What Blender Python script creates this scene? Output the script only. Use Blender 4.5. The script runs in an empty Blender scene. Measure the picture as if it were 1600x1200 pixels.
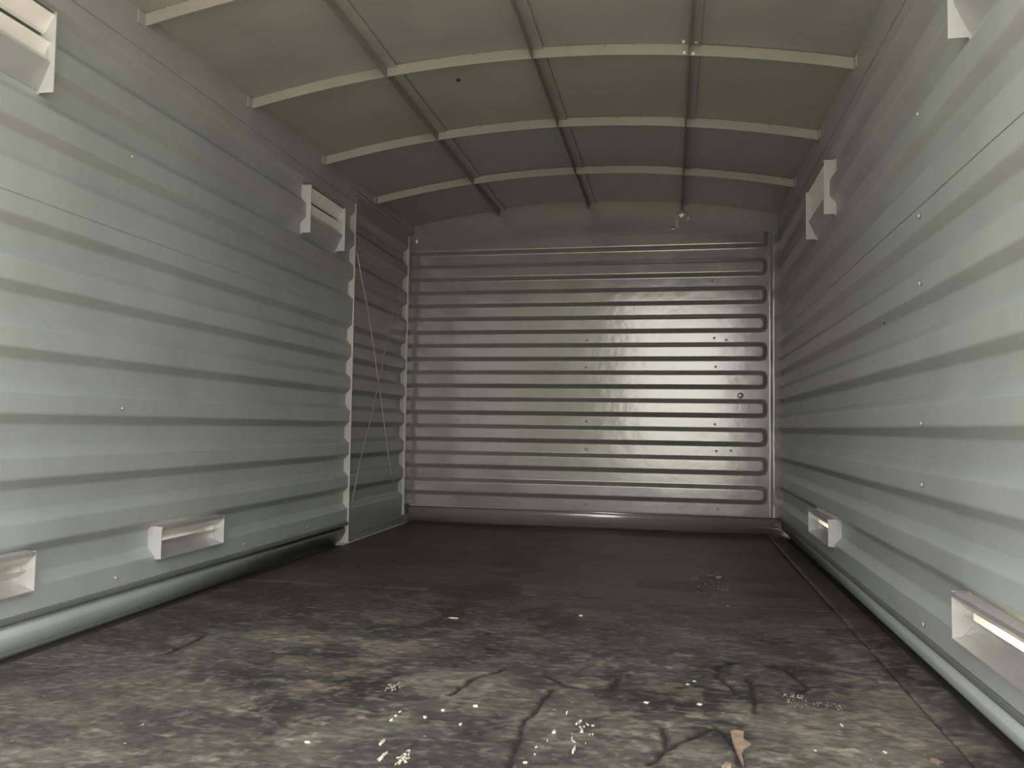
import bpy, math, random
import numpy as np
from mathutils import Matrix, Vector

# ------------------------------------------------------------------ camera, sky, exposure
S = bpy.context.scene
C = S.collection
cam_data = bpy.data.cameras.new('camera')
cam_data.sensor_fit = 'HORIZONTAL'
cam_data.sensor_width = 36.0
cam_data.lens = 1278.6 / 1600 * 36.0
cam_data.clip_start = 0.02
cam = bpy.data.objects.new('camera', cam_data)
C.objects.link(cam)
fwd = Vector((-0.19189, 0.98001, 0.05252)); rgt = Vector((0.981406, 0.191372, 0.014782)); upv = Vector((-0.004435, -0.054383, 0.99851))
cam.matrix_world = Matrix(((rgt.x, upv.x, -fwd.x, 1.4535), (rgt.y, upv.y, -fwd.y, 0.0), (rgt.z, upv.z, -fwd.z, 0.5408), (0, 0, 0, 1)))
S.camera = cam

world = bpy.data.worlds.new('overcast_sky')
S.world = world
world.use_nodes = True
wb = world.node_tree.nodes['Background']
wb.inputs['Color'].default_value = (1.0, 0.985, 0.95, 1)
wb.inputs['Strength'].default_value = 1.0

S.view_settings.view_transform = 'Standard'
S.view_settings.look = 'None'
S.view_settings.gamma = 1.0
S.view_settings.use_curve_mapping = False
S.view_settings.exposure = 2.58

W, L, H, RISE = 2.0, 4.453, 1.672, 0.107       # width, end wall depth, eave height, roof rise
YO = 1.00                                      # open rear end of the body
rnd = random.Random(7)

sun_l = bpy.data.lights.new('sun', 'SUN')
sun_l.energy = 1.4; sun_l.angle = math.radians(1.5); sun_l.color = (1.0, 0.93, 0.80)
sun = bpy.data.objects.new('sun', sun_l)
sun.rotation_euler = (math.radians(-22), math.radians(30), 0)      # high, from the front right of the vehicle
C.objects.link(sun)

# the open rear end, marked as a portal so that daylight is sampled through it
pl = bpy.data.lights.new('rear_opening', 'AREA')
pl.shape = 'RECTANGLE'; pl.size = W; pl.size_y = H + RISE
pl.cycles.is_portal = True
po = bpy.data.objects.new('rear_opening', pl)
po.location = (W / 2, YO, (H + RISE) / 2); po.rotation_euler = (math.radians(90), 0, 0)
C.objects.link(po)

# ------------------------------------------------------------------ materials
def new_mat(name):
    m = bpy.data.materials.new(name); m.use_nodes = True
    return m, m.node_tree, m.node_tree.nodes['Principled BSDF']

def paint(name, col, rough=0.38, bump=0.05, spec=0.5, var=0.12, metallic=0.0, scale=3.0):
    m, nt, b = new_mat(name)
    N = nt.nodes.new; K = nt.links.new
    tc = N('ShaderNodeTexCoord')
    n1 = N('ShaderNodeTexNoise'); n1.inputs['Scale'].default_value = scale; n1.inputs['Detail'].default_value = 6; n1.inputs['Roughness'].default_value = 0.62
    K(tc.outputs['Object'], n1.inputs['Vector'])
    rp = N('ShaderNodeValToRGB')
    rp.color_ramp.elements[0].position = 0.3; rp.color_ramp.elements[1].position = 0.72
    lo = [c * (1 - var) for c in col]; hi = [min(1, c * (1 + var)) for c in col]
    rp.color_ramp.elements[0].color = (*lo, 1); rp.color_ramp.elements[1].color = (*hi, 1)
    K(n1.outputs['Fac'], rp.inputs['Fac']); K(rp.outputs['Color'], b.inputs['Base Color'])
    mr = N('ShaderNodeMapRange'); mr.inputs['To Min'].default_value = rough - 0.07; mr.inputs['To Max'].default_value = rough + 0.09
    K(n1.outputs['Fac'], mr.inputs['Value']); K(mr.outputs['Result'], b.inputs['Roughness'])
    n2 = N('ShaderNodeTexNoise'); n2.inputs['Scale'].default_value = 9; n2.inputs['Detail'].default_value = 3
    K(tc.outputs['Object'], n2.inputs['Vector'])
    bp = N('ShaderNodeBump'); bp.inputs['Strength'].default_value = bump; bp.inputs['Distance'].default_value = 0.05
    K(n2.outputs['Fac'], bp.inputs['Height']); K(bp.outputs['Normal'], b.inputs['Normal'])
    b.inputs['Specular IOR Level'].default_value = spec
    b.inputs['Metallic'].default_value = metallic
    return m

M_WALL = paint('grey_green_paint', (0.260, 0.278, 0.260), 0.38, 0.04, 0.5, 0.10, 0.12)
M_BACK = paint('grey_gloss_paint', (0.25, 0.246, 0.228), 0.15, 0.025, 0.55, 0.10, 0.36)
M_ROOF = paint('grey_roof_paint', (0.255, 0.250, 0.224), 0.45, 0.04)
M_BOW = paint('pale_grey_paint', (0.25, 0.243, 0.215), 0.45, 0.03)
M_PURLIN = paint('dull_grey_paint', (0.18, 0.174, 0.155), 0.55, 0.03)
M_DOOR = paint('door_grey_paint', (0.21, 0.215, 0.198), 0.40, 0.05, 0.5, 0.12, 0.1)
M_EDGE = paint('pale_edge_metal', (0.33, 0.325, 0.295), 0.40, 0.03)
M_VENT = paint('galvanised_metal', (0.50, 0.50, 0.47), 0.30, 0.05, 0.5, 0.1, 0.65, 12)
M_PLATE = paint('vent_plate_metal', (0.37, 0.375, 0.36), 0.42, 0.03, 0.5, 0.06, 0.1, 12)
M_SLAT = paint('bare_pale_metal', (0.68, 0.66, 0.60), 0.35, 0.03, 0.5, 0.06, 0.15, 12)
M_RIVET = paint('rivet_metal', (0.30, 0.29, 0.26), 0.35, 0.0, 0.6)
M_HOLE = paint('dark_rust', (0.03, 0.025, 0.02), 0.8, 0.0, 0.2)
M_STEEL = paint('dark_deck_steel', (0.035, 0.033, 0.03), 0.7, 0.05, 0.3)
M_FLECK = paint('dry_cream_paint', (0.38, 0.35, 0.285), 0.6, 0.1, 0.4, 0.2, 0, 60)
M_SCUFF = paint('faint_scuffed_paint', (0.11, 0.11, 0.105), 0.6, 0.1, 0.4, 0.25, 0, 60)
M_SPAT = paint('greyish_dry_paint', (0.20, 0.19, 0.165), 0.6, 0.1, 0.4, 0.35, 0, 60)
M_CHIP = paint('raw_splintered_wood', (0.20, 0.145, 0.105), 0.7, 0.2, 0.3, 0.35, 0, 40)
M_GROUND = paint('yard_ground', (0.42, 0.39, 0.33), 0.9, 0.1, 0.2, 0.15, 0, 1.5)

M_STRIP = paint('dark_grey_strip', (0.095, 0.098, 0.09), 0.6, 0.05, 0.3)
M_BLOCKER = paint('blocker_plaster', (0.17, 0.165, 0.15), 0.9, 0.1, 0.2)  # for the unseen block added outside to shape the reflection

def floor_mat():
    m, nt, b = new_mat('worn_plywood')
    N = nt.nodes.new; K = nt.links.new
    at = N('ShaderNodeAttribute'); at.attribute_name = 'wood'
    tc = N('ShaderNodeTexCoord')
    mp = N('ShaderNodeMapping'); mp.inputs['Scale'].default_value = (26, 40, 1); K(tc.outputs['Object'], mp.inputs['Vector'])
    n1 = N('ShaderNodeTexNoise'); n1.inputs['Scale'].default_value = 1.6; n1.inputs['Detail'].default_value = 9; n1.inputs['Roughness'].default_value = 0.7
    K(mp.outputs['Vector'], n1.inputs['Vector'])
    rp = N('ShaderNodeValToRGB'); rp.color_ramp.elements[0].position = 0.32; rp.color_ramp.elements[1].position = 0.7
    rp.color_ramp.elements[0].color = (0.55, 0.55, 0.55, 1); rp.color_ramp.elements[1].color = (1.5, 1.48, 1.45, 1)
    K(n1.outputs['Fac'], rp.inputs['Fac'])
    mx = N('ShaderNodeMix'); mx.data_type = 'RGBA'; mx.blend_type = 'MULTIPLY'; mx.inputs['Factor'].default_value = 1.0
    K(at.outputs['Color'], mx.inputs['A']); K(rp.outputs['Color'], mx.inputs['B'])
    # tiny pale specks of dry paint and grit
    n3 = N('ShaderNodeTexNoise'); n3.inputs['Scale'].default_value = 75; n3.inputs['Detail'].default_value = 2
    K(tc.outputs['Object'], n3.inputs['Vector'])
    n4 = N('ShaderNodeTexNoise'); n4.inputs['Scale'].default_value = 3.2; n4.inputs['Detail'].default_value = 3
    K(tc.outputs['Object'], n4.inputs['Vector'])
    ad = N('ShaderNodeMath'); ad.operation = 'MULTIPLY_ADD'; ad.inputs[1].default_value = 0.30
    K(n4.outputs['Fac'], ad.inputs[0]); K(n3.outputs['Fac'], ad.inputs[2])
    sp = N('ShaderNodeMapRange'); sp.inputs['From Min'].default_value = 0.905; sp.inputs['From Max'].default_value = 0.935
    K(ad.outputs[0], sp.inputs['Value'])
    m2 = N('ShaderNodeMix'); m2.data_type = 'RGBA'; m2.inputs['B'].default_value = (0.32, 0.30, 0.25, 1)
    K(sp.outputs['Result'], m2.inputs['Factor']); K(mx.outputs['Result'], m2.inputs['A'])
    K(m2.outputs['Result'], b.inputs['Base Color'])
    bp = N('ShaderNodeBump'); bp.inputs['Strength'].default_value = 0.35; bp.inputs['Distance'].default_value = 0.01
    K(n1.outputs['Fac'], bp.inputs['Height']); K(bp.outputs['Normal'], b.inputs['Normal'])
    b.inputs['Roughness'].default_value = 0.5
    b.inputs['Specular IOR Level'].default_value = 0.5
    return m
M_FLOOR = floor_mat()

# ------------------------------------------------------------------ helpers
def mesh_obj(name, verts, faces, mat, parent=None, smooth=False):
    me = bpy.data.meshes.new(name)
    me.from_pydata([tuple(v) for v in verts], [], faces)
    me.update()
    if smooth:
        me.polygons.foreach_set('use_smooth', [True] * len(me.polygons))
    me.materials.append(mat)
    o = bpy.data.objects.new(name, me); C.objects.link(o)
    if parent: o.parent = parent
    return o

def empty(name, kind=None, label=None, cat=None, group=None, loc=(0, 0, 0)):
    o = bpy.data.objects.new(name, None); C.objects.link(o); o.location = loc
    o.empty_display_size = 0.1
    if kind: o['kind'] = kind
    if label: o['label'] = label
    if cat: o['category'] = cat
    if group: o['group'] = group
    return o

class MB:
    """collects solid pieces into one mesh"""
    def __init__(s): s.v = []; s.f = []
    def add(s, v, f):
        k = len(s.v); s.v += [tuple(a) for a in v]; s.f += [tuple(i + k for i in q) for q in f]
    def box(s, x0, x1, y0, y1, z0, z1):
        s.add([(x0, y0, z0), (x1, y0, z0), (x1, y1, z0), (x0, y1, z0), (x0, y0, z1), (x1, y0, z1), (x1, y1, z1), (x0, y1, z1)],
              [(0, 3, 2, 1), (4, 5, 6, 7), (0, 1, 5, 4), (1, 2, 6, 5), (2, 3, 7, 6), (3, 0, 4, 7)])
    def prism(s, poly, y0, y1, fn):
        """poly of (a, z) swept from y0 to y1; fn maps (a, y, z) to xyz"""
        n = len(poly)
        s.add([fn(a, y0, z) for a, z in poly] + [fn(a, y1, z) for a, z in poly],
              [tuple(range(n - 1, -1, -1)), tuple(range(n, 2 * n))] + [(i, (i + 1) % n, (i + 1) % n + n, i + n) for i in range(n)])
    def ribbon(s, path, th, y0, y1, fn):
        """open (a, z) path given a thickness and swept along y"""
        off = []
        for i, (a, z) in enumerate(path):
            p = path[max(0, i - 1)]; q = path[min(len(path) - 1, i + 1)]
            d = Vector((q[0] - p[0], q[1] - p[1])).normalized()
            off.append((a - d.y * th, z + d.x * th))
        n = len(path)
        vs = []
        for y in (y0, y1):
            vs += [fn(a, y, z) for a, z in path] + [fn(a, y, z) for a, z in off]
        fs = []
        for i in range(n - 1):
            fs += [(i, i + 1, i + 1 + 2 * n, i + 2 * n), (n + i, n + i + 2 * n, n + i + 1 + 2 * n, n + i + 1),
                   (i, n + i, n + i + 1, i + 1), (2 * n + i, 2 * n + i + 1, 3 * n + i + 1, 3 * n + i)]
        fs += [(0, 2 * n, 3 * n, n), (n - 1, 2 * n - 1, 4 * n - 1, 3 * n - 1)]
        s.add(vs, fs)
    def tube(s, pts, r, seg=7):
        rings = []
        for i, p in enumerate(pts):
            p = Vector(p); d = (Vector(pts[min(i + 1, len(pts) - 1)]) - Vector(pts[max(i - 1, 0)])).normalized()
            a = d.orthogonal().normalized(); b = d.cross(a)
            rings.append([p + (a * math.cos(t) + b * math.sin(t)) * r for t in (2 * math.pi * k / seg for k in range(seg))])
        v = [q for rg in rings for q in rg]; f = []
        for i in range(len(pts) - 1):
            for k in range(seg):
                f.append((i * seg + k, i * seg + (k + 1) % seg, (i + 1) * seg + (k + 1) % seg, (i + 1) * seg + k))
        f += [tuple(range(seg - 1, -1, -1)), tuple(range((len(pts) - 1) * seg, len(pts) * seg))]
        s.add(v, f)
    def dome(s, c, r, axis, h=0.5, seg=8):
        c = Vector(c); n = Vector(axis); a = n.orthogonal().normalized(); b = n.cross(a)
        v = []
        for t in (0.0, 0.55, 1.0):
            rr = r * math.cos(t * 1.2) if t < 1 else r * 0.25
            hh = r * h * math.sin(t * math.pi / 2)
            v += [c + (a * math.cos(u) + b * math.sin(u)) * rr + n * hh for u in (2 * math.pi * k / seg for k in range(seg))]
        f = [(j * seg + k, j * seg + (k + 1) % seg, (j + 1) * seg + (k + 1) % seg, (j + 1) * seg + k) for j in range(2) for k in range(seg)]
        f.append(tuple(range(2 * seg, 3 * seg)))
        s.add(v, f)
    def build(s, name, mat, parent=None, smooth=False): return mesh_obj(name, s.v, s.f, mat, parent, smooth)

def smooth01(t):
    t = np.clip(t, 0, 1); return t * t * (3 - 2 * t)

def vnoise(x, y, seed=0):
    """value noise on numpy arrays"""
    xi = np.floor(x).astype(np.int64); yi = np.floor(y).astype(np.int64); fx = x - xi; fy = y - yi
    fx = fx * fx * (3 - 2 * fx); fy = fy * fy * (3 - 2 * fy)
    def h(a, b):
        n = (a * 374761393 + b * 668265263 + seed * 1442695041) & 0xffffffff
        n = ((n ^ (n >> 13)) * 1274126177) & 0xffffffff
        return ((n ^ (n >> 16)) & 0xffff) / 65535.0
    return (h(xi, yi) * (1 - fx) + h(xi + 1, yi) * fx) * (1 - fy) + (h(xi, yi + 1) * (1 - fx) + h(xi + 1, yi + 1) * fx) * fy

def fbm(x, y, seed=0, o=5, g=0.55):
    s = 0; a = 1; t = 0
    for i in range(o):
        s = s + a * vnoise(x * 2 ** i + 17.3 * i, y * 2 ** i - 9.1 * i, seed + i); t += a; a *= g
    return s / t

def roof_z(x): # circular arc through both eaves
    R = ((W / 2) ** 2 + RISE ** 2) / (2 * RISE)
    return H + RISE - R + math.sqrt(R * R - (x - W / 2) ** 2)

# ------------------------------------------------------------------ setting: ground outside, floor
g = MB(); g.box(-30, 32, -40, 40, -1.12, -1.0)
go = g.build('ground', M_GROUND); go['kind'] = 'structure'
# unseen shed-like block added behind the vehicle to dull the end wall's left gloss
g = MB(); g.box(-2.6, 0.4, -9.0, -7.0, -1.0, 3.2); g.box(-2.7, 0.5, -9.1, -6.9, 3.2, 3.32)
yo = g.build('reflection_blocker', M_BLOCKER); yo['kind'] = 'structure'

floor = empty('floor', 'structure', 'dark worn plywood floor with cracks and cream paint flecks')
d = MB(); d.box(-0.07, W + 0.07, YO, L + 0.07, -0.06, -0.012)
d.build('steel_deck', M_STEEL, floor)

CRACKS = [[(0.299, 1.751), (0.293, 1.801), (0.297, 1.831), (0.288, 1.923)], [(1.249, 1.823), (1.298, 1.83), (1.345, 1.842)], [(1.182, 1.807), (1.246, 1.74), (1.327, 1.725), (1.346, 1.819)], [(1.563, 1.863), (1.575, 1.807), (1.584, 1.763)], [(1.62, 1.877), (1.617, 1.759), (1.615, 1.655)], [(1.71, 1.987), (1.725, 1.912), (1.74, 1.852), (1.76, 1.857)], [(1.691, 1.997), (1.743, 1.99), (1.777, 1.988), (1.81, 1.967)], [(1.42, 1.372), (1.437, 1.433), (1.489, 1.506), (1.539, 1.565)], [(1.539, 1.565), (1.561, 1.505), (1.567, 1.458), (1.569, 1.407)], [(1.199, 1.313), (1.197, 1.428), (1.185, 1.511), (1.207, 1.636), (1.219, 1.72)], [(1.439, 1.542), (1.442, 1.486), (1.44, 1.442)], [(1.166, 2.637), (1.278, 2.628), (1.409, 2.643)], [(1.74, 1.852), (1.699, 1.775), (1.682, 1.791)], [(1.013, 1.628), (1.038, 1.743), (1.091, 1.828)], [(1.552, 1.87), (1.565, 1.971), (1.618, 2.011)]]
# worn patches (x, y, rx, ry, strength, tint) : tint 0 brown, 1 grey-green
PATCH = [(1.66, 1.90, .11, .10, 1.0, .6), (1.58, 1.83, .05, .05, .9, 1), (1.42, 1.55, .12, .10, .5, 1), (1.25, 1.78, .10, .05, .7, .7), (1.75, 1.60, .16, .13, .9, .3),
         (1.85, 1.75, .10, .25, .5, .6), (1.0, 1.70, .18, .12, .7, .2), (.85, 1.95, .20, .10, .6, .2), (.72, 1.75, .22, .10, .7, .2), (.45, 1.85, .25, .20, .55, .15),
         (.30, 1.85, .10, .08, .7, .3), (1.22, 1.45, .12, .12, .55, 1), (.4, 1.4, .4, .3, .25, .7), (1.78, 1.66, .26, .42, 1.0, .35), (1.48, 1.46, .10, .06, .7, 1), (1.65, 1.47, .12, .08, .7, .4), (.95, 1.35, .2, .12, .3, .9),
         (1.9, 2.1, .08, .3, .4, .8), (1.05, 2.05, .25, .07, .45, .2), (1.45, 3.0, .4, .5, .25, .5)]

def floor_sheet(x0, x1, y0, y1, step):
    nx = max(2, int((x1 - x0) / step) + 1); ny = max(2, int((y1 - y0) / step) + 1)
    gx, gy = np.meshgrid(np.linspace(x0, x1, nx), np.linspace(y0, y1, ny))
    x = gx.ravel(); y = gy.ravel()
    wx = x + 0.022 * (fbm(x * 9, y * 9, 3) - .5) + 0.008 * (fbm(x * 40, y * 40, 5, 3) - .5)
    wy = y + 0.022 * (fbm(x * 9, y * 9, 11) - .5) + 0.008 * (fbm(x * 40, y * 40, 15, 3) - .5)
    crack = np.full(x.shape, 9.0)
    for pl_ in CRACKS:
        for (ax, ay), (bx, by) in zip(pl_, pl_[1:]):
            dx, dy = bx - ax, by - ay
            t = np.clip(((wx - ax) * dx + (wy - ay) * dy) / (dx * dx + dy * dy), 0, 1)
            crack = np.minimum(crack, np.hypot(wx - ax - t * dx, wy - ay - t * dy))
    crk = 1 - smooth01((crack - 0.003) / 0.006)
    halo = (1 - smooth01(crack / 0.05)) * smooth01((fbm(x * 22, y * 30, 21) - .35) / .3)
    patch = np.zeros(x.shape); tint = np.full(x.shape, .35)
    for px, py, rx, ry, st, tt in PATCH:
        r = np.hypot((wx - px) / rx, (wy - py) / ry) + 1.0 * (fbm(x * 11, y * 16, 31) - .5)
        m = st * (1 - smooth01((r - .62) / .22)); tint = np.where(m > patch, tt, tint); patch = np.maximum(patch, m)
    worn = fbm(x * 5, y * 8, 41, 6, .6)
    peel = smooth01((worn - .50) / .035) * smooth01((3.4 - y) / 1.6)
    fine = fbm(x * 38, y * 62, 51, 4, .65)
    streak = fbm(x * 14, y * 34, 61, 5, .65)
    tnt = np.clip(.5 * tint + 1.1 * (fbm(x * 4, y * 4, 71, 3)) - .25, 0, 1)
    dark = np.array([.030, .0285, .0255]); brown = np.array([.084, .063, .049]); green = np.array([.066, .067, .053])
    w = np.clip(.10 + .30 * peel + .75 * patch + .30 * (streak - .5) * smooth01((3.2 - y) / 1.5), 0, 1) * (.45 + 1.1 * fine)
    w = w * (1 - .75 * halo)
    col = dark[None] * (0.75 + .5 * worn)[:, None] + w[:, None] * (brown[None] * (1 - tnt[:, None]) + green[None] * tnt[:, None])
    stain = smooth01((fbm(x * 3.4, y * 3.4, 101, 5, .6) - .50) / .08) * smooth01((y - 1.0) / .6)
    chips = smooth01((fbm(x * 24, y * 30, 111, 4, .6) - .585) / .03) * smooth01((fbm(x * 3.5, y * 4, 121, 3) - .40) / .15) * smooth01((2.9 - y) / .9)
    grit = smooth01((fbm(x * 60, y * 80, 131, 2) - .66) / .05) * smooth01((3.0 - y) / 1.0)
    lft = .35 + .65 * smooth01((x - .25) / .55); chips = chips * lft; stain = stain * lft
    col = col * (.92 - .45 * stain)[:, None] * (.80 + .55 * fbm(x * 55, y * 75, 141, 3))[:, None]
    col = col + (chips * (.6 + .8 * fine))[:, None] * np.array([.042, .034, .027])[None] + grit[:, None] * np.array([.035, .034, .030])[None]
    scr = smooth01((fbm(x * 12, y * 120, 81, 3) - .70) / .05) * smooth01((fbm(x * 3, y * 3, 91, 3) - .45) / .2)
    col = col + scr[:, None] * np.array([.05, .047, .04])[None]
    col = col * (1 - .85 * crk)[:, None] + crk[:, None] * np.array([.010, .009, .008])[None]
    edge = np.minimum.reduce([x - x0, x1 - x, y - y0, y1 - y])
    z = 0.0012 * chips - 0.0015 * peel * (fine) - 0.004 * crk + 0.0015 * patch - 0.002 * (1 - smooth01(edge / 0.004))
    v = np.stack([x, y, z], 1)
    i = np.arange(nx * ny).reshape(ny, nx)
    f = np.stack([i[:-1, :-1], i[:-1, 1:], i[1:, 1:], i[1:, :-1]], -1).reshape(-1, 4)
    # skirt down to the deck gives the sheet its thickness
    ring = np.concatenate([i[0, :], i[1:, -1], i[-1, -2::-1], i[-2:0:-1, 0]])
    nv = len(v); low = v[ring].copy(); low[:, 2] = -0.0125
    v = np.concatenate([v, low]); k = np.arange(len(ring)); k2 = (k + 1) % len(ring)
    f = np.concatenate([f, np.stack([ring[k2], ring[k], nv + k, nv + k2], 1)])
    col = np.concatenate([col, col[ring] * .6])
    me = bpy.data.meshes.new('plywood_sheet')
    me.vertices.add(len(v)); me.vertices.foreach_set('co', v.ravel())
    me.loops.add(f.size); me.loops.foreach_set('vertex_index', f.ravel().astype(np.int32))
    me.polygons.add(len(f)); me.polygons.foreach_set('loop_start', np.arange(0, f.size, 4, dtype=np.int32))
    me.update(calc_edges=True); me.validate()
    a = me.color_attributes.new('wood', 'FLOAT_COLOR', 'POINT')
    a.data.foreach_set('color', np.concatenate([col, np.ones((len(col), 1))], 1).ravel().astype(np.float32))
    me.polygons.foreach_set('use_smooth', [True] * len(me.polygons))
    me.materials.append(M_FLOOR)
    o = bpy.data.objects.new('plywood_sheet', me); C.objects.link(o); o.parent = floor
    return o
floor_sheet(0.002, 1.938, YO, 2.634, 0.0045)
floor_sheet(0.002, 1.938, 2.637, L + .03, 0.011)
floor_sheet(1.942, 2.03, YO, L + .03, 0.012)

# dry paint flecks and a splinter on the floor
FLECKS = [(0.971, 1.36, 0.009, 0.04), (0.992, 1.304, 0.011, 0.064), (0.951, 1.465, 0.008, 0.022), (0.951, 1.486, 0.01, 0.019), (0.952, 1.507, 0.009, 0.02), (1.006, 1.492, 0.015, 0.02), (1.028, 1.536, 0.01, 0.01), (1.083, 1.575, 0.018, 0.01), (1.079, 1.472, 0.009, 0.016), (1.251, 1.475, 0.011, 0.031), (1.294, 1.402, 0.007, 0.049), (1.298, 1.489, 0.008, 0.037), (1.285, 1.525, 0.006, 0.016), (1.26, 1.581, 0.006, 0.028), (1.285, 1.455, 0.004, 0.018), (1.245, 1.43, 0.005, 0.015), (1.231, 1.398, 0.006, 0.014), (1.234, 1.366, 0.006, 0.011), (1.224, 1.331, 0.012, 0.009), (0.854, 2.266, 0.045, 0.012), (1.199, 2.39, 0.02, 0.02), (1.628, 3.136, 0.042, 0.03), (1.49, 1.809, 0.013, 0.012), (1.504, 1.834, 0.013, 0.012), (1.51, 1.686, 0.015, 0.015), (1.407, 1.672, 0.015, 0.015), (1.695, 1.49, 0.009, 0.015), (1.81, 1.512, 0.012, 0.018), (1.763, 1.629, 0.008, 0.03), (0.847, 1.331, 0.015, 0.013)]
def blob(mb, x, y, sx, sy, n=13, h=0.0020, rag=.65):
    pts = []
    for k in range(n):
        t = 2 * math.pi * k / n; r = 1 - rag * rnd.random()
        pts.append((x + sx / 2 * r * math.cos(t), y + sy / 2 * r * math.sin(t)))
    v = [(a, b, -0.003) for a, b in pts] + [(x + (a - x) * .8, y + (b - y) * .8, h) for a, b in pts] + [(x, y, h * 1.3)]
    f = [(k, (k + 1) % n, (k + 1) % n + n, k + n) for k in range(n)] + [(n + k, n + (k + 1) % n, 2 * n) for k in range(n)]
    mb.add(v, f)
for fx, fy, sx, sy in FLECKS:
    b_ = MB(); blob(b_, fx, fy, sx, sy); b_.build('paint_fleck', M_FLECK, floor, True)
for cx, cy, rx, ry, n in ((1.028, 1.305, .011, .030, 34), (1.70, 1.755, .026, .050, 46), (1.755, 1.73, .03, .03, 26), (.89, 1.645, .018, .03, 26), (1.60, 2.95, .08, .35, 40), (1.30, 1.49, .02, .07, 16)):
    b_ = MB()
    for _ in range(n):
        t = rnd.uniform(0, 2 * math.pi); r = math.sqrt(rnd.random())
        far = 2.0 if cy > 2.5 else 1.0
        blob(b_, cx + rx * r * math.cos(t), cy + ry * r * math.sin(t), rnd.uniform(.002, .008) * far, rnd.uniform(.003, .012) * far, 8)
    o = b_.build('paint_spatter', M_SCUFF if cy > 2.5 else (M_SPAT if cx > 1.5 or cy > 1.6 else M_FLECK), floor); o['kind'] = 'stuff'
b_ = MB()
chip = [(1.559, 1.544), (1.570, 1.552), (1.582, 1.547), (1.579, 1.51), (1.590, 1.49), (1.578, 1.47), (1.570, 1.444), (1.570, 1.399), (1.563, 1.453), (1.560, 1.50)]
n = len(chip)
b_.add([(x, y, -.003) for x, y in chip] + [(x, y, .004) for x, y in chip], [tuple(range(n, 2 * n))] + [(k, (k + 1) % n, (k + 1) % n + n, k + n) for k in range(n)])
b_.build('wood_splinter', M_CHIP, floor)
b_ = MB(); blob(b_, 1.883, 1.488, .030, .045, 12, .002); b_.build('wood_splinter', M_CHIP, floor)
b_ = MB(); blob(b_, 1.543, 1.395, .024, .03, 12, .002, .6); b_.build('wood_splinter', M_CHIP, floor)

# ------------------------------------------------------------------ side walls: pressed sheets
DEP = 0.023; SL = 0.0125
LOWG = [0.2055 + 0.15 * k for k in range(6)]           # pressed grooves, centres
UPG = [1.172, 1.327, 1.482]
def side(sgn):
    """(n inward, y, z) -> xyz for the left (+1) or right (-1) wall"""
    return (lambda n, y, z: (n, y, z)) if sgn > 0 else (lambda n, y, z: (W - n, y, z))

def groove_n(z, gs, half=0.0375, dep=DEP, sl=SL):
    n = np.zeros_like(z)
    for c in gs:
        t = np.clip((half + sl - np.abs(z - c)) / (2 * sl), 0, 1)
        n -= dep * (.7 * t + .3 * smooth01(t))
    return n

def z_samples(z0, z1, gs, half=0.0375, sl=SL):
    zs = {z0, z1}
    for c in gs:
        for e in (c - half, c + half):
            for t in (-1.4, -1, -.75, 0, .75, 1, 1.4):
                if z0 < e + t * sl < z1: zs.add(e + t * sl)
        if z0 < c < z1: zs.add(c)
    return sorted(zs)

def wall_sheet(sgn, y0, y1, z0, z1, gs, holes, parent, mat, base=0.0, name='corrugated_sheet', seed=0, wob=0.0016):
    zs = np.array(z_samples(z0, z1, gs) + [h for hh in holes for h in hh[2:] if z0 < h < z1]); zs = np.unique(np.round(zs, 5))
    ys = list(np.linspace(y0, y1, max(3, int((y1 - y0) / .07)))) + [h for hh in holes for h in hh[:2] if y0 < h < y1]
    ys = np.unique(np.round(np.array(ys), 5))
    fn = side(sgn); gn = groove_n(zs, gs)
    v = []
    for y in ys:
        wv = (fbm(np.full(zs.shape, y * 2.2), zs * 3.0, seed + 5, 3) - .5) * 2 * wob
        v += [fn(base + a + b, y, z) for a, b, z in zip(gn, wv, zs)]
    nz = len(zs); f = []
    for i in range(len(ys) - 1):
        for j in range(nz - 1):
            yc = (ys[i] + ys[i + 1]) / 2; zc = (zs[j] + zs[j + 1]) / 2
            if any(h[0] < yc < h[1] and h[2] < zc < h[3] for h in holes): continue
            q = (i * nz + j, i * nz + j + 1, (i + 1) * nz + j + 1, (i + 1) * nz + j)
            f.append(q if sgn > 0 else q[::-1])
    return mesh_obj(name, v, f, mat, parent, True)

# vents: (side, y0, y1, high?)
VENTS = {
 'LH1': (1, 3.045, 3.40, True), 'LH2': (1, 1.30, 1.648, True), 'LL1': (1, 2.13, 2.468, False), 'LL2': (1, 1.315, 1.658, False),
 'RH1': (-1, 3.03, 3.43, True), 'RH2': (-1, 1.345, 1.70, True), 'RL1': (-1, 2.985, 3.40, False), 'RL2': (-1, 1.375, 1.722, False)}
HZ = (1.313, 1.508); LZ = (0.148, 0.240)
def holes_for(sgn):
    return [(y0 + .004, y1 - .004, (HZ if hi else LZ)[0] + .006, (HZ if hi else LZ)[1] - .006) for s_, y0, y1, hi in VENTS.values() if s_ == sgn]

def base_rail(sgn, y0, y1, parent):
    fn = side(sgn); b_ = MB()
    prof = [(-.002, .104), (-.034, .100), (-.037, .088), (-.034, .078), (-.016, .0735), (-.010, .067), (-.008, .058), (-.011, .046), (-.018, .032), (-.030, .016), (-.046, .003), (-.058, -.013)]
    b_.ribbon(prof, -.003, y0, y1, fn)
    o = b_.build('base_rail', M_WALL, parent, True)
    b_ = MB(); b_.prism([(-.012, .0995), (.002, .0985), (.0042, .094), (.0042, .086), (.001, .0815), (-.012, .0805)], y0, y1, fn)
    b_.build('dark_strip', M_STRIP, parent)  # dark grey strip along the foot of the wall sheets
    return o

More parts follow.
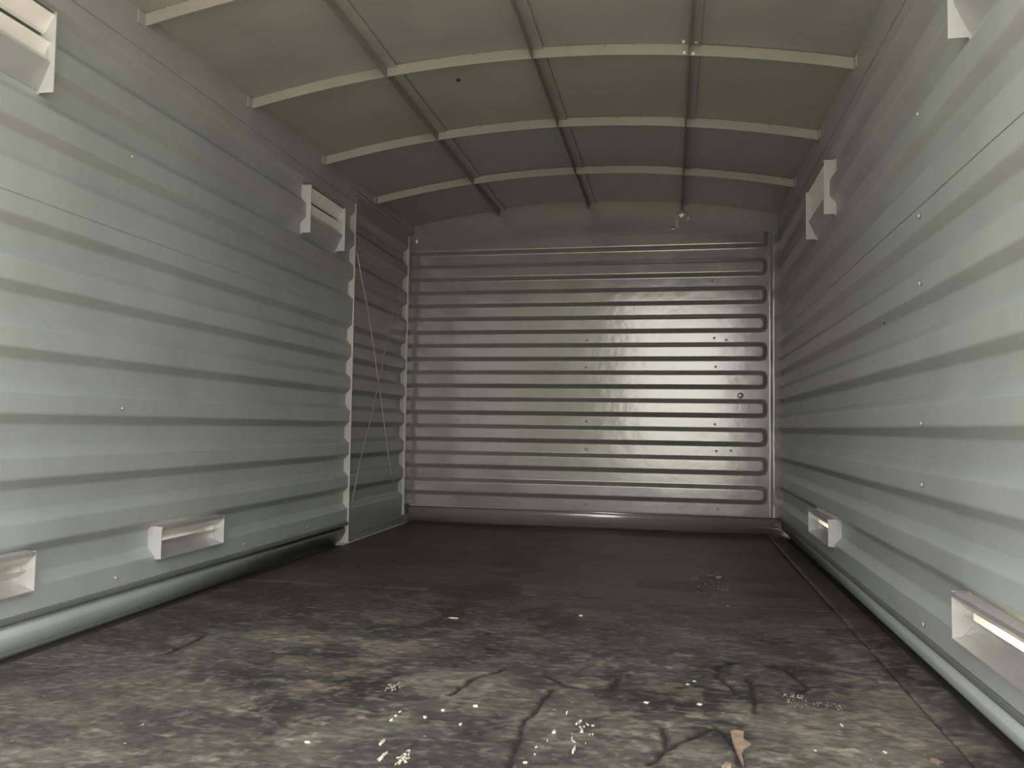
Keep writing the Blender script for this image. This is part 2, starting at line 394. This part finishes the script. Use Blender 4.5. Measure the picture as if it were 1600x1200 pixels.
def top_rail(sgn, y0, y1, parent, zb=1.572):
    fn = side(sgn); b_ = MB()
    b_.prism([(.006, zb), (.006, 1.70), (-.03, 1.70), (-.03, zb)], y0, y1, fn)
    return b_.build('top_rail', M_WALL, parent)

def rivets(pts, axis, parent, mat=None, r=.0055):
    for p in pts:
        b_ = MB(); b_.dome(p, r, axis, .7); b_.build('rivet', mat or M_RIVET, parent, True)

wl = empty('wall_left', 'structure', 'left wall of pale grey pressed steel sheets')
wr = empty('wall_right', 'structure', 'right wall of pale grey pressed steel sheets')
hl = holes_for(1); hr = holes_for(-1)
DY0, DY1 = 3.558, 4.362                                # side door in the left wall
for i, (a, b) in enumerate(((YO, 1.12), (1.11, 2.684), (2.68, DY0 + .002))):
    wall_sheet(1, a, b, .098, 1.066, LOWG, hl, wl, M_WALL, base=-.0012 * i, seed=2)
    wall_sheet(1, a, b, 1.052, 1.60, UPG, hl, wl, M_WALL, base=.0016 - .0012 * i, seed=2)
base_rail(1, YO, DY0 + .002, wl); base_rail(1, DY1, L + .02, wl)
top_rail(1, YO, DY0, wl); top_rail(1, DY0, L + .02, wl, 1.634)
j = MB(); j.prism([(-.012, .098), (-.012, 1.645), (-.075, 1.645), (-.075, -.012), (-.012, -.012)], DY1 - .03, L + .03, side(1)); j.build('corner_post', M_WALL, wl)
for i, (a, b) in enumerate(((YO, 1.84), (1.83, 2.565), (2.56, L + .02))):
    wall_sheet(-1, a, b, .098, 1.066, LOWG, hr, wr, M_WALL, base=-.0012 * i, seed=20)
    wall_sheet(-1, a, b, 1.052, 1.60, UPG, hr, wr, M_WALL, base=.0016 - .0012 * i, seed=20)
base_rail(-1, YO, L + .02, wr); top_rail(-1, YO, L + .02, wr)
RZ = (.124, .275, .426, .569, .72, .876, 1.03, 1.262)
rivets([(0.001, y, z) for y in (1.962, 3.134) for z in (.124, .575, 1.264)] + [(0.001, 2.627, .123)], (1, 0, 0), wl, M_RIVET, .0045)
rivets([(W - .001, 1.965, z) for z in (.121, .426, .562, .876, 1.03, 1.264)], (-1, 0, 0), wr, M_WALL)
rivets([(W - .001, 2.276, .826)], (-1, 0, 0), wr, M_HOLE, .004)

# ------------------------------------------------------------------ end wall with pressed bars
wb_ = empty('wall_back', 'structure', 'end wall of glossy grey sheet with horizontal pressed bars')
BARS = [0.2055 + 0.15 * k for k in range(9)]
def back_depth(x, z, xl, xr):
    n = np.zeros(np.broadcast(x, z).shape)
    half = 0.0375
    for c in BARS:
        cx0, cx1 = xl + half, xr - half
        dx = np.maximum(np.maximum(cx0 - x, x - cx1), 0)
        # slightly squared stadium
        r = (np.abs(z - c) ** 3 + dx ** 3) ** (1 / 3)
        t = np.clip((half + .011 - r) / .022, 0, 1)
        n += 0.018 * (.7 * t + .3 * smooth01(t))
    n += 0.022 * smooth01((z - 1.518 + .012) / .024) * smooth01((xr + .02 - x) / .03)
    return n
def back_sheet(x0, x1, z0, z1, fine_l, fine_r, off, seed):
    zs = [z0, z1]
    for c in BARS:
        for e in (c - .0375, c + .0375):
            zs += [e + t * .011 for t in (-1.35, -1, -.75, 0, .75, 1, 1.35)]
        zs += list(np.linspace(c - .0375 + .011, c + .0375 - .011, 7))
    zs += [1.518 + t * .012 for t in (-1.4, -1, -.75, -.3, .3, .75, 1, 1.4)] + [1.55]
    zs = np.unique(np.round([z for z in zs if z0 <= z <= z1], 5))
    xs = list(np.linspace(x0, x1, 16))
    if fine_l: xs += list(np.linspace(.02, .09, 24))
    if fine_r: xs += list(np.linspace(1.86, 1.98, 40))
    xs = np.unique(np.round([x for x in xs if x0 <= x <= x1], 5))
    gx, gz = np.meshgrid(xs, zs, indexing='ij')
    n = back_depth(gx, gz, -.2, 1.932) + (fbm(gx * 3 + seed, gz * 3, seed, 4) - .5) * .003 + off
    n += .010 * smooth01((gx - 1.955) / .02) * smooth01((2.0 - gx) / .01) * (0.6 + .5 * (fbm(gz * 14, gx * 3, 77, 2)))   # buckled corner flange
    v = np.stack([gx, L - n, gz], -1).reshape(-1, 3)
    nz = len(zs)
    f = [(i * nz + k, (i + 1) * nz + k, (i + 1) * nz + k + 1, i * nz + k + 1) for i in range(len(xs) - 1) for k in range(nz - 1)]
    return mesh_obj('corrugated_sheet', v.tolist(), f, M_BACK, wb_, True)
back_sheet(-.03, .858, .092, 1.60, True, False, .001, 3)
back_sheet(.852, 2.03, .092, 1.60, False, True, .0, 8)
# flat head panels up to the roof arc, the right one starting at the upright joint
def head(x0, x1, off):
    xs = np.linspace(x0, x1, 12); b_ = MB()
    v = []
    for y in (L - .024 - off, L + .02):
        v += [(x, y, 1.585) for x in xs] + [(x, y, roof_z(x) + .01) for x in xs]
    k = len(xs); f = []
    for i in range(k - 1):
        f += [(i, i + 1, k + i + 1, k + i), (i, 2 * k + i, 2 * k + i + 1, i + 1), (2 * k + i, 3 * k + i, 3 * k + i + 1, 2 * k + i + 1)]
    f += [(0, k, 3 * k, 2 * k), (k - 1, 3 * k - 1, 4 * k - 1, 2 * k - 1)]
    b_.add(v, f); return b_.build('head_panel', M_BACK, wb_)
head(-.03, 1.700, 0); head(1.690, 2.03, .004)
b_ = MB(); b_.ribbon([(-.004, .098), (-.012, .088), (-.006, .080), (-.003, .066), (-.004, .052), (-.009, .036), (-.018, .020), (-.032, .005), (-.046, -.013)], -.003, -.062, W + .062, lambda n, y, z: (y, L - n, z))
b_.build('base_rail', M_BACK, wb_, True)
b_ = MB(); b_.box(-.0, W - .004, L - .004, L + .014, .090, .097); b_.build('lap_strip', M_PURLIN, wb_)
rivets([(x, L - .001 - n_, z) for x, z, n_ in ((1.679, 1.25, 0), (1.673, 1.029, 0), (1.68, .876, 0), (1.677, .571, 0), (1.684, .43, 0), (1.735, 1.018, 0), (.99, 1.25, 0), (.995, 1.02, 0), (.993, .872, 0), (.996, .579, 0), (.995, .426, 0), (.853, 1.40, .018), (1.662, 1.335, 0), (.265, .865, 0), (.274, .575, 0), (.271, .124, 0), (.997, .129, 0), (1.691, .128, 0), (1.759, .434, 0))], (0, -1, 0), wb_, M_RIVET, .007)
b_ = MB(); b_.dome((1.807, L - .001, .724), .016, (0, -1, 0), .25, 12); b_.build('dent', M_BACK, wb_, True)

# ------------------------------------------------------------------ roof
ceiling = empty('ceiling', 'structure', 'low arched steel roof of four lengthwise sheets')
def roof_sheet(x0, x1, off, seed):
    xs = np.linspace(x0, x1, 12); ys = np.arange(YO, L + .06, .1); v = []
    for y in ys:
        for x in xs:
            v.append((x, y, roof_z(min(max(x, 0), W)) + off + float((fbm(np.array([x * 2.5]), np.array([y * 2.5]), seed, 3)[0] - .5) * .006) + .003))
    k = len(xs)
    f = [(i * k + j, (i + 1) * k + j, (i + 1) * k + j + 1, i * k + j + 1) for i in range(len(ys) - 1) for j in range(k - 1)]
    o = mesh_obj('roof_sheet', v, f, M_ROOF, ceiling, True); return o
for i, (a, b) in enumerate(((-.03, .505), (.495, 1.005), (.995, 1.505), (1.495, 2.03))):
    roof_sheet(a, b, .001 * (i % 2), i + 40)
b_ = MB(); b_.dome((.702, 2.76, roof_z(.702) + .002), .009, (0, 0, -1), .5); b_.build('bolt_head', M_HOLE, ceiling, True)

for y, lab in ((3.816, 'curved steel roof bow nearest to the end wall'), (3.199, 'second curved roof bow counted from the end wall'),
               (2.579, 'third curved roof bow counted from the end wall, long with both ends in view'), (1.984, 'curved roof bow cut off by the top edge of the photo')):
    r_ = empty('roof_bow', None, lab, 'roof bow', 'curved bows under the roof', (W / 2, y, H))
    xs = np.linspace(0.002, W - .002, 41); v = []; f = []
    for x in xs:
        z = roof_z(x) + .002; zb = z - .035
        lx = x - W / 2
        v += [(lx, 0, z - H), (lx, 0, zb - H), (lx, .004, zb - H), (lx, .004, z - .006 - H), (lx, .034, z - .006 - H), (lx, .034, z - H)]
    for i in range(len(xs) - 1):
        for k in range(6):
            f.append((i * 6 + k, i * 6 + (k + 1) % 6, (i + 1) * 6 + (k + 1) % 6, (i + 1) * 6 + k))
    f += [(0, 5, 4, 3, 2, 1), tuple((len(xs) - 1) * 6 + k for k in range(6))]
    mesh_obj('angle_bar', v, f, M_BOW, r_)
    b_ = MB()
    for k in range(17):
        x = .07 + k * .117 + rnd.uniform(-.035, .035)
        b_.dome((x - W / 2, .0, roof_z(x) - .001 - H), rnd.uniform(.003, .006), (0, -1, 0), 1.0, 6)
    o = b_.build('weld_beads', M_BOW, r_, True); o['kind'] = 'stuff'
    for sx in (0, 1):
        b_ = MB(); x = -W / 2 + .006 if sx == 0 else W / 2 - .010
        b_.box(x, x + .004, -.03, .034, -.036, .0)
        b_.build('end_cleat', M_WALL, r_)
for x, lab in ((.5, 'lengthwise roof purlin over the left half of the floor'), (1.0, 'lengthwise roof purlin along the crown of the roof'), (1.5, 'lengthwise roof purlin over the right half, seen almost edge on')):
    z = roof_z(x); sl = (roof_z(x + .01) - roof_z(x - .01)) / .02
    r_ = empty('roof_purlin', None, lab, 'purlin', 'lengthwise purlins under the roof', (x, YO, z))
    b_ = MB(); b_.box(-.002, .002, 0.01, L - YO - .03, -.036, .003); b_.build('web', M_PURLIN, r_)
    b_ = MB()
    q = [(.002, 0), (.036, .036 * sl), (.036, .036 * sl - .004), (.002, -.004)]
    b_.prism(q, 0.01, L - YO - .03, lambda a, y, zz: (a, y, zz)); b_.build('flange', M_ROOF, r_)

# pale weld smears where the right-hand purlin meets the end wall, and weld spots where it crosses a bow
for wx, wz, sx, sz in ((1.478, 1.652, .016, .040), (1.503, 1.70, .040, .030), (1.535, 1.672, .014, .022), (1.452, 1.622, .030, .014)):
    pts = []
    for k in range(11):
        t = 2 * math.pi * k / 11; r = 1 - .55 * rnd.random()
        pts.append((wx + sx * r * math.cos(t), wz + sz * r * math.sin(t)))
    b_ = MB()
    b_.add([(a, L - .0235, c) for a, c in pts] + [(wx + (a - wx) * .7, L - .027, wz + (c - wz) * .7) for a, c in pts],
           [(k, (k + 1) % 11, (k + 1) % 11 + 11, k + 11) for k in range(11)] + [tuple(range(11, 22))])
    b_.build('weld_smear', M_BACK if sx > .025 else M_EDGE, wb_, True)
for wx, wy, dz in ((1.485, 2.555, .004), (1.522, 2.550, .004), (1.488, 2.578, .028), (1.514, 2.578, .030)):
    b_ = MB(); b_.dome((wx, wy, roof_z(wx) - dz + .003), .006, (0, -.7, -.7), .8, 7); b_.build('weld_spot', M_SLAT, ceiling, True)

# ------------------------------------------------------------------ side door at the far end of the left wall
door = empty('door_1', 'structure', 'narrow side door of grey pressed sheet with two thin crossed rods')
wall_sheet(1, DY0 + .006, DY1 - .004, .03, 1.066, LOWG, [], door, M_DOOR, base=-.004, name='door_sheet', seed=60, wob=.0035)
wall_sheet(1, DY0 + .006, DY1 - .004, 1.052, 1.640, UPG, [], door, M_DOOR, base=.0, name='door_sheet', seed=61, wob=.0035)
def scallop(y, proud, z0=.0, z1=1.64):
    poly = [(proud, z0), (proud, z1), (-.045, z1), (-.045, z0)]        # the pressed sheet hides all but the grooves
    b_ = MB(); b_.prism(poly, y, y + .004, side(1)); return b_.build('frame_bar', M_EDGE, door)
scallop(DY0, .005); scallop(DY1 - .02, .007, .05, 1.60)
b_ = MB(); b_.prism([(-.006, 1.618), (.009, 1.618), (.009, 1.625), (-.006, 1.625)], DY0 + .004, DY1, side(1)); b_.build('frame_bar', M_EDGE, door)
b_ = MB(); b_.prism([(-.004, .0), (.010, .0), (.010, .005), (-.004, .005)], DY0 + .004, DY1, side(1)); b_.build('frame_bar', M_EDGE, door)
b_ = MB(); b_.prism([(-.075, -.013), (-.012, -.013), (-.008, .05), (-.075, .05)], DY0 + .006, DY1, side(1)); b_.build('kick_strip', M_DOOR, door)
b_ = MB(); b_.prism([(-.075, -.013), (-.006, -.013), (-.006, .11), (-.040, .12), (-.040, 1.63), (-.075, 1.63)], DY0 + .0045, DY0 + .012, side(1)); b_.build('jamb', M_DOOR, door)
for pts, rm in (([(0.006, 3.575, 1.345), (0.006, 3.65, 1.221), (0.006, 3.724, 1.109), (0.006, 3.803, 0.962), (0.006, 3.907, 0.747), (0.006, 3.995, 0.555), (0.006, 4.086, 0.355), (0.006, 4.178, 0.182)], M_EDGE),
            ([(0.011, 4.127, 1.237), (0.011, 4.074, 1.127), (0.012, 3.971, 0.915), (0.012, 3.848, 0.68), (0.011, 3.771, 0.537), (0.008, 3.673, 0.371), (0.006, 3.585, 0.168)], M_DOOR)):
    b_ = MB(); b_.tube(pts, .0022); b_.build('brace_rod', rm, door, True)

# ------------------------------------------------------------------ vents let into the side walls
VLAB = {
 'LH1': 'tall louvred metal vent high on the left wall, just before the side door',
 'LH2': 'tall louvred vent in the top left corner of the photo, partly out of frame',
 'LL1': 'low shiny vent box near the floor on the left wall, whole in view',
 'LL2': 'low shiny vent box at the left edge of the photo, partly out of frame',
 'RH1': 'tall louvred metal vent high on the right wall near the end wall',
 'RH2': 'vent at the top right edge of the photo, almost wholly out of frame',
 'RL1': 'small low vent box on the right wall near the end wall corner',
 'RL2': 'large bright low vent box at the right edge of the photo'}
def vent(key):
    sgn, y0, y1, hi = VENTS[key]
    z0, z1 = HZ if hi else LZ
    base = (0 if sgn > 0 else W, (y0 + y1) / 2, z0)
    t = empty('wall_vent', None, VLAB[key], 'vent', 'vents in the side walls', base)
    f0 = side(sgn)
    fn = lambda n, y, z: tuple(a - b for a, b in zip(f0(n, y, z), base))
    pr = .019
    for y in (y0, y1 - .003):
        b_ = MB(); b_.prism([(pr, z0), (pr, z1), (-.050, z1), (-.050, z0)], y, y + .003, fn)
        b_.build('end_plate', M_PLATE, t)
    ya, yb = y0 + .003, y1 - .003
    def rib(name, path, th=.0015, mat=M_VENT):
        b_ = MB(); b_.ribbon(path, th, ya, yb, fn); return b_.build(name, mat, t)
    if hi:
        rib('top_lip', [(pr, z1 - .002), (-.020, z1)])
        rib('louvre_slat', [(.013, z1 - .008), (-.010, z1 - .046), (-.016, z1 - .052)], .0015, M_SLAT)
        rib('louvre_slat', [(.005, z1 - .074), (-.012, z1 - .102), (-.018, z1 - .108)], .0015, M_SLAT)
        rib('lower_panel', [(.008, z1 - .122), (-.022, z0 + .006), (-.030, z0 - .004)], .0015, M_WALL)
    else:
        rib('top_lip', [(pr, z1 - .001), (.0, z1 + .001), (-.004, z1 + .002)])
        rib('front_lip', [(pr, z1 - .001), (pr - .001, z1 - .010)])
        rib('louvre_slat', [(pr - .004, z1 - .010), (.002, z1 - .022), (-.006, z1 - .030)])
        rib('louvre_slat', [(-.004, z1 - .044), (-.026, z0 + .030), (-.030, z0 + .018)])
        rib('trough', [(-.032, z0 + .019), (-.012, z0 + .010), (pr, z0 + .001)])
        rib('bottom_lip', [(pr, z0 + .001), (-.004, z0 - .002)])
    # weather hood outside the sheet, open downwards
    c_ = MB(); zt, zb2 = z1 + .004, (z0 - .004 if hi else z0 + .034)
    c_.ribbon([(-.020, zt + .004), (-.052, zt - .010), (-.058, zb2)] + ([(-.034, z0 - .008)] if hi else []), .0015, ya, yb, fn)
    for y in (ya, yb - .0015):
        c_.prism([(-.018, zt), (-.052, zt - .010), (-.058, zb2), (-.018, z0 - .004)], y, y + .0015, fn)
    c_.build('weather_hood', M_VENT, t)
    return t
for k in VENTS: vent(k)
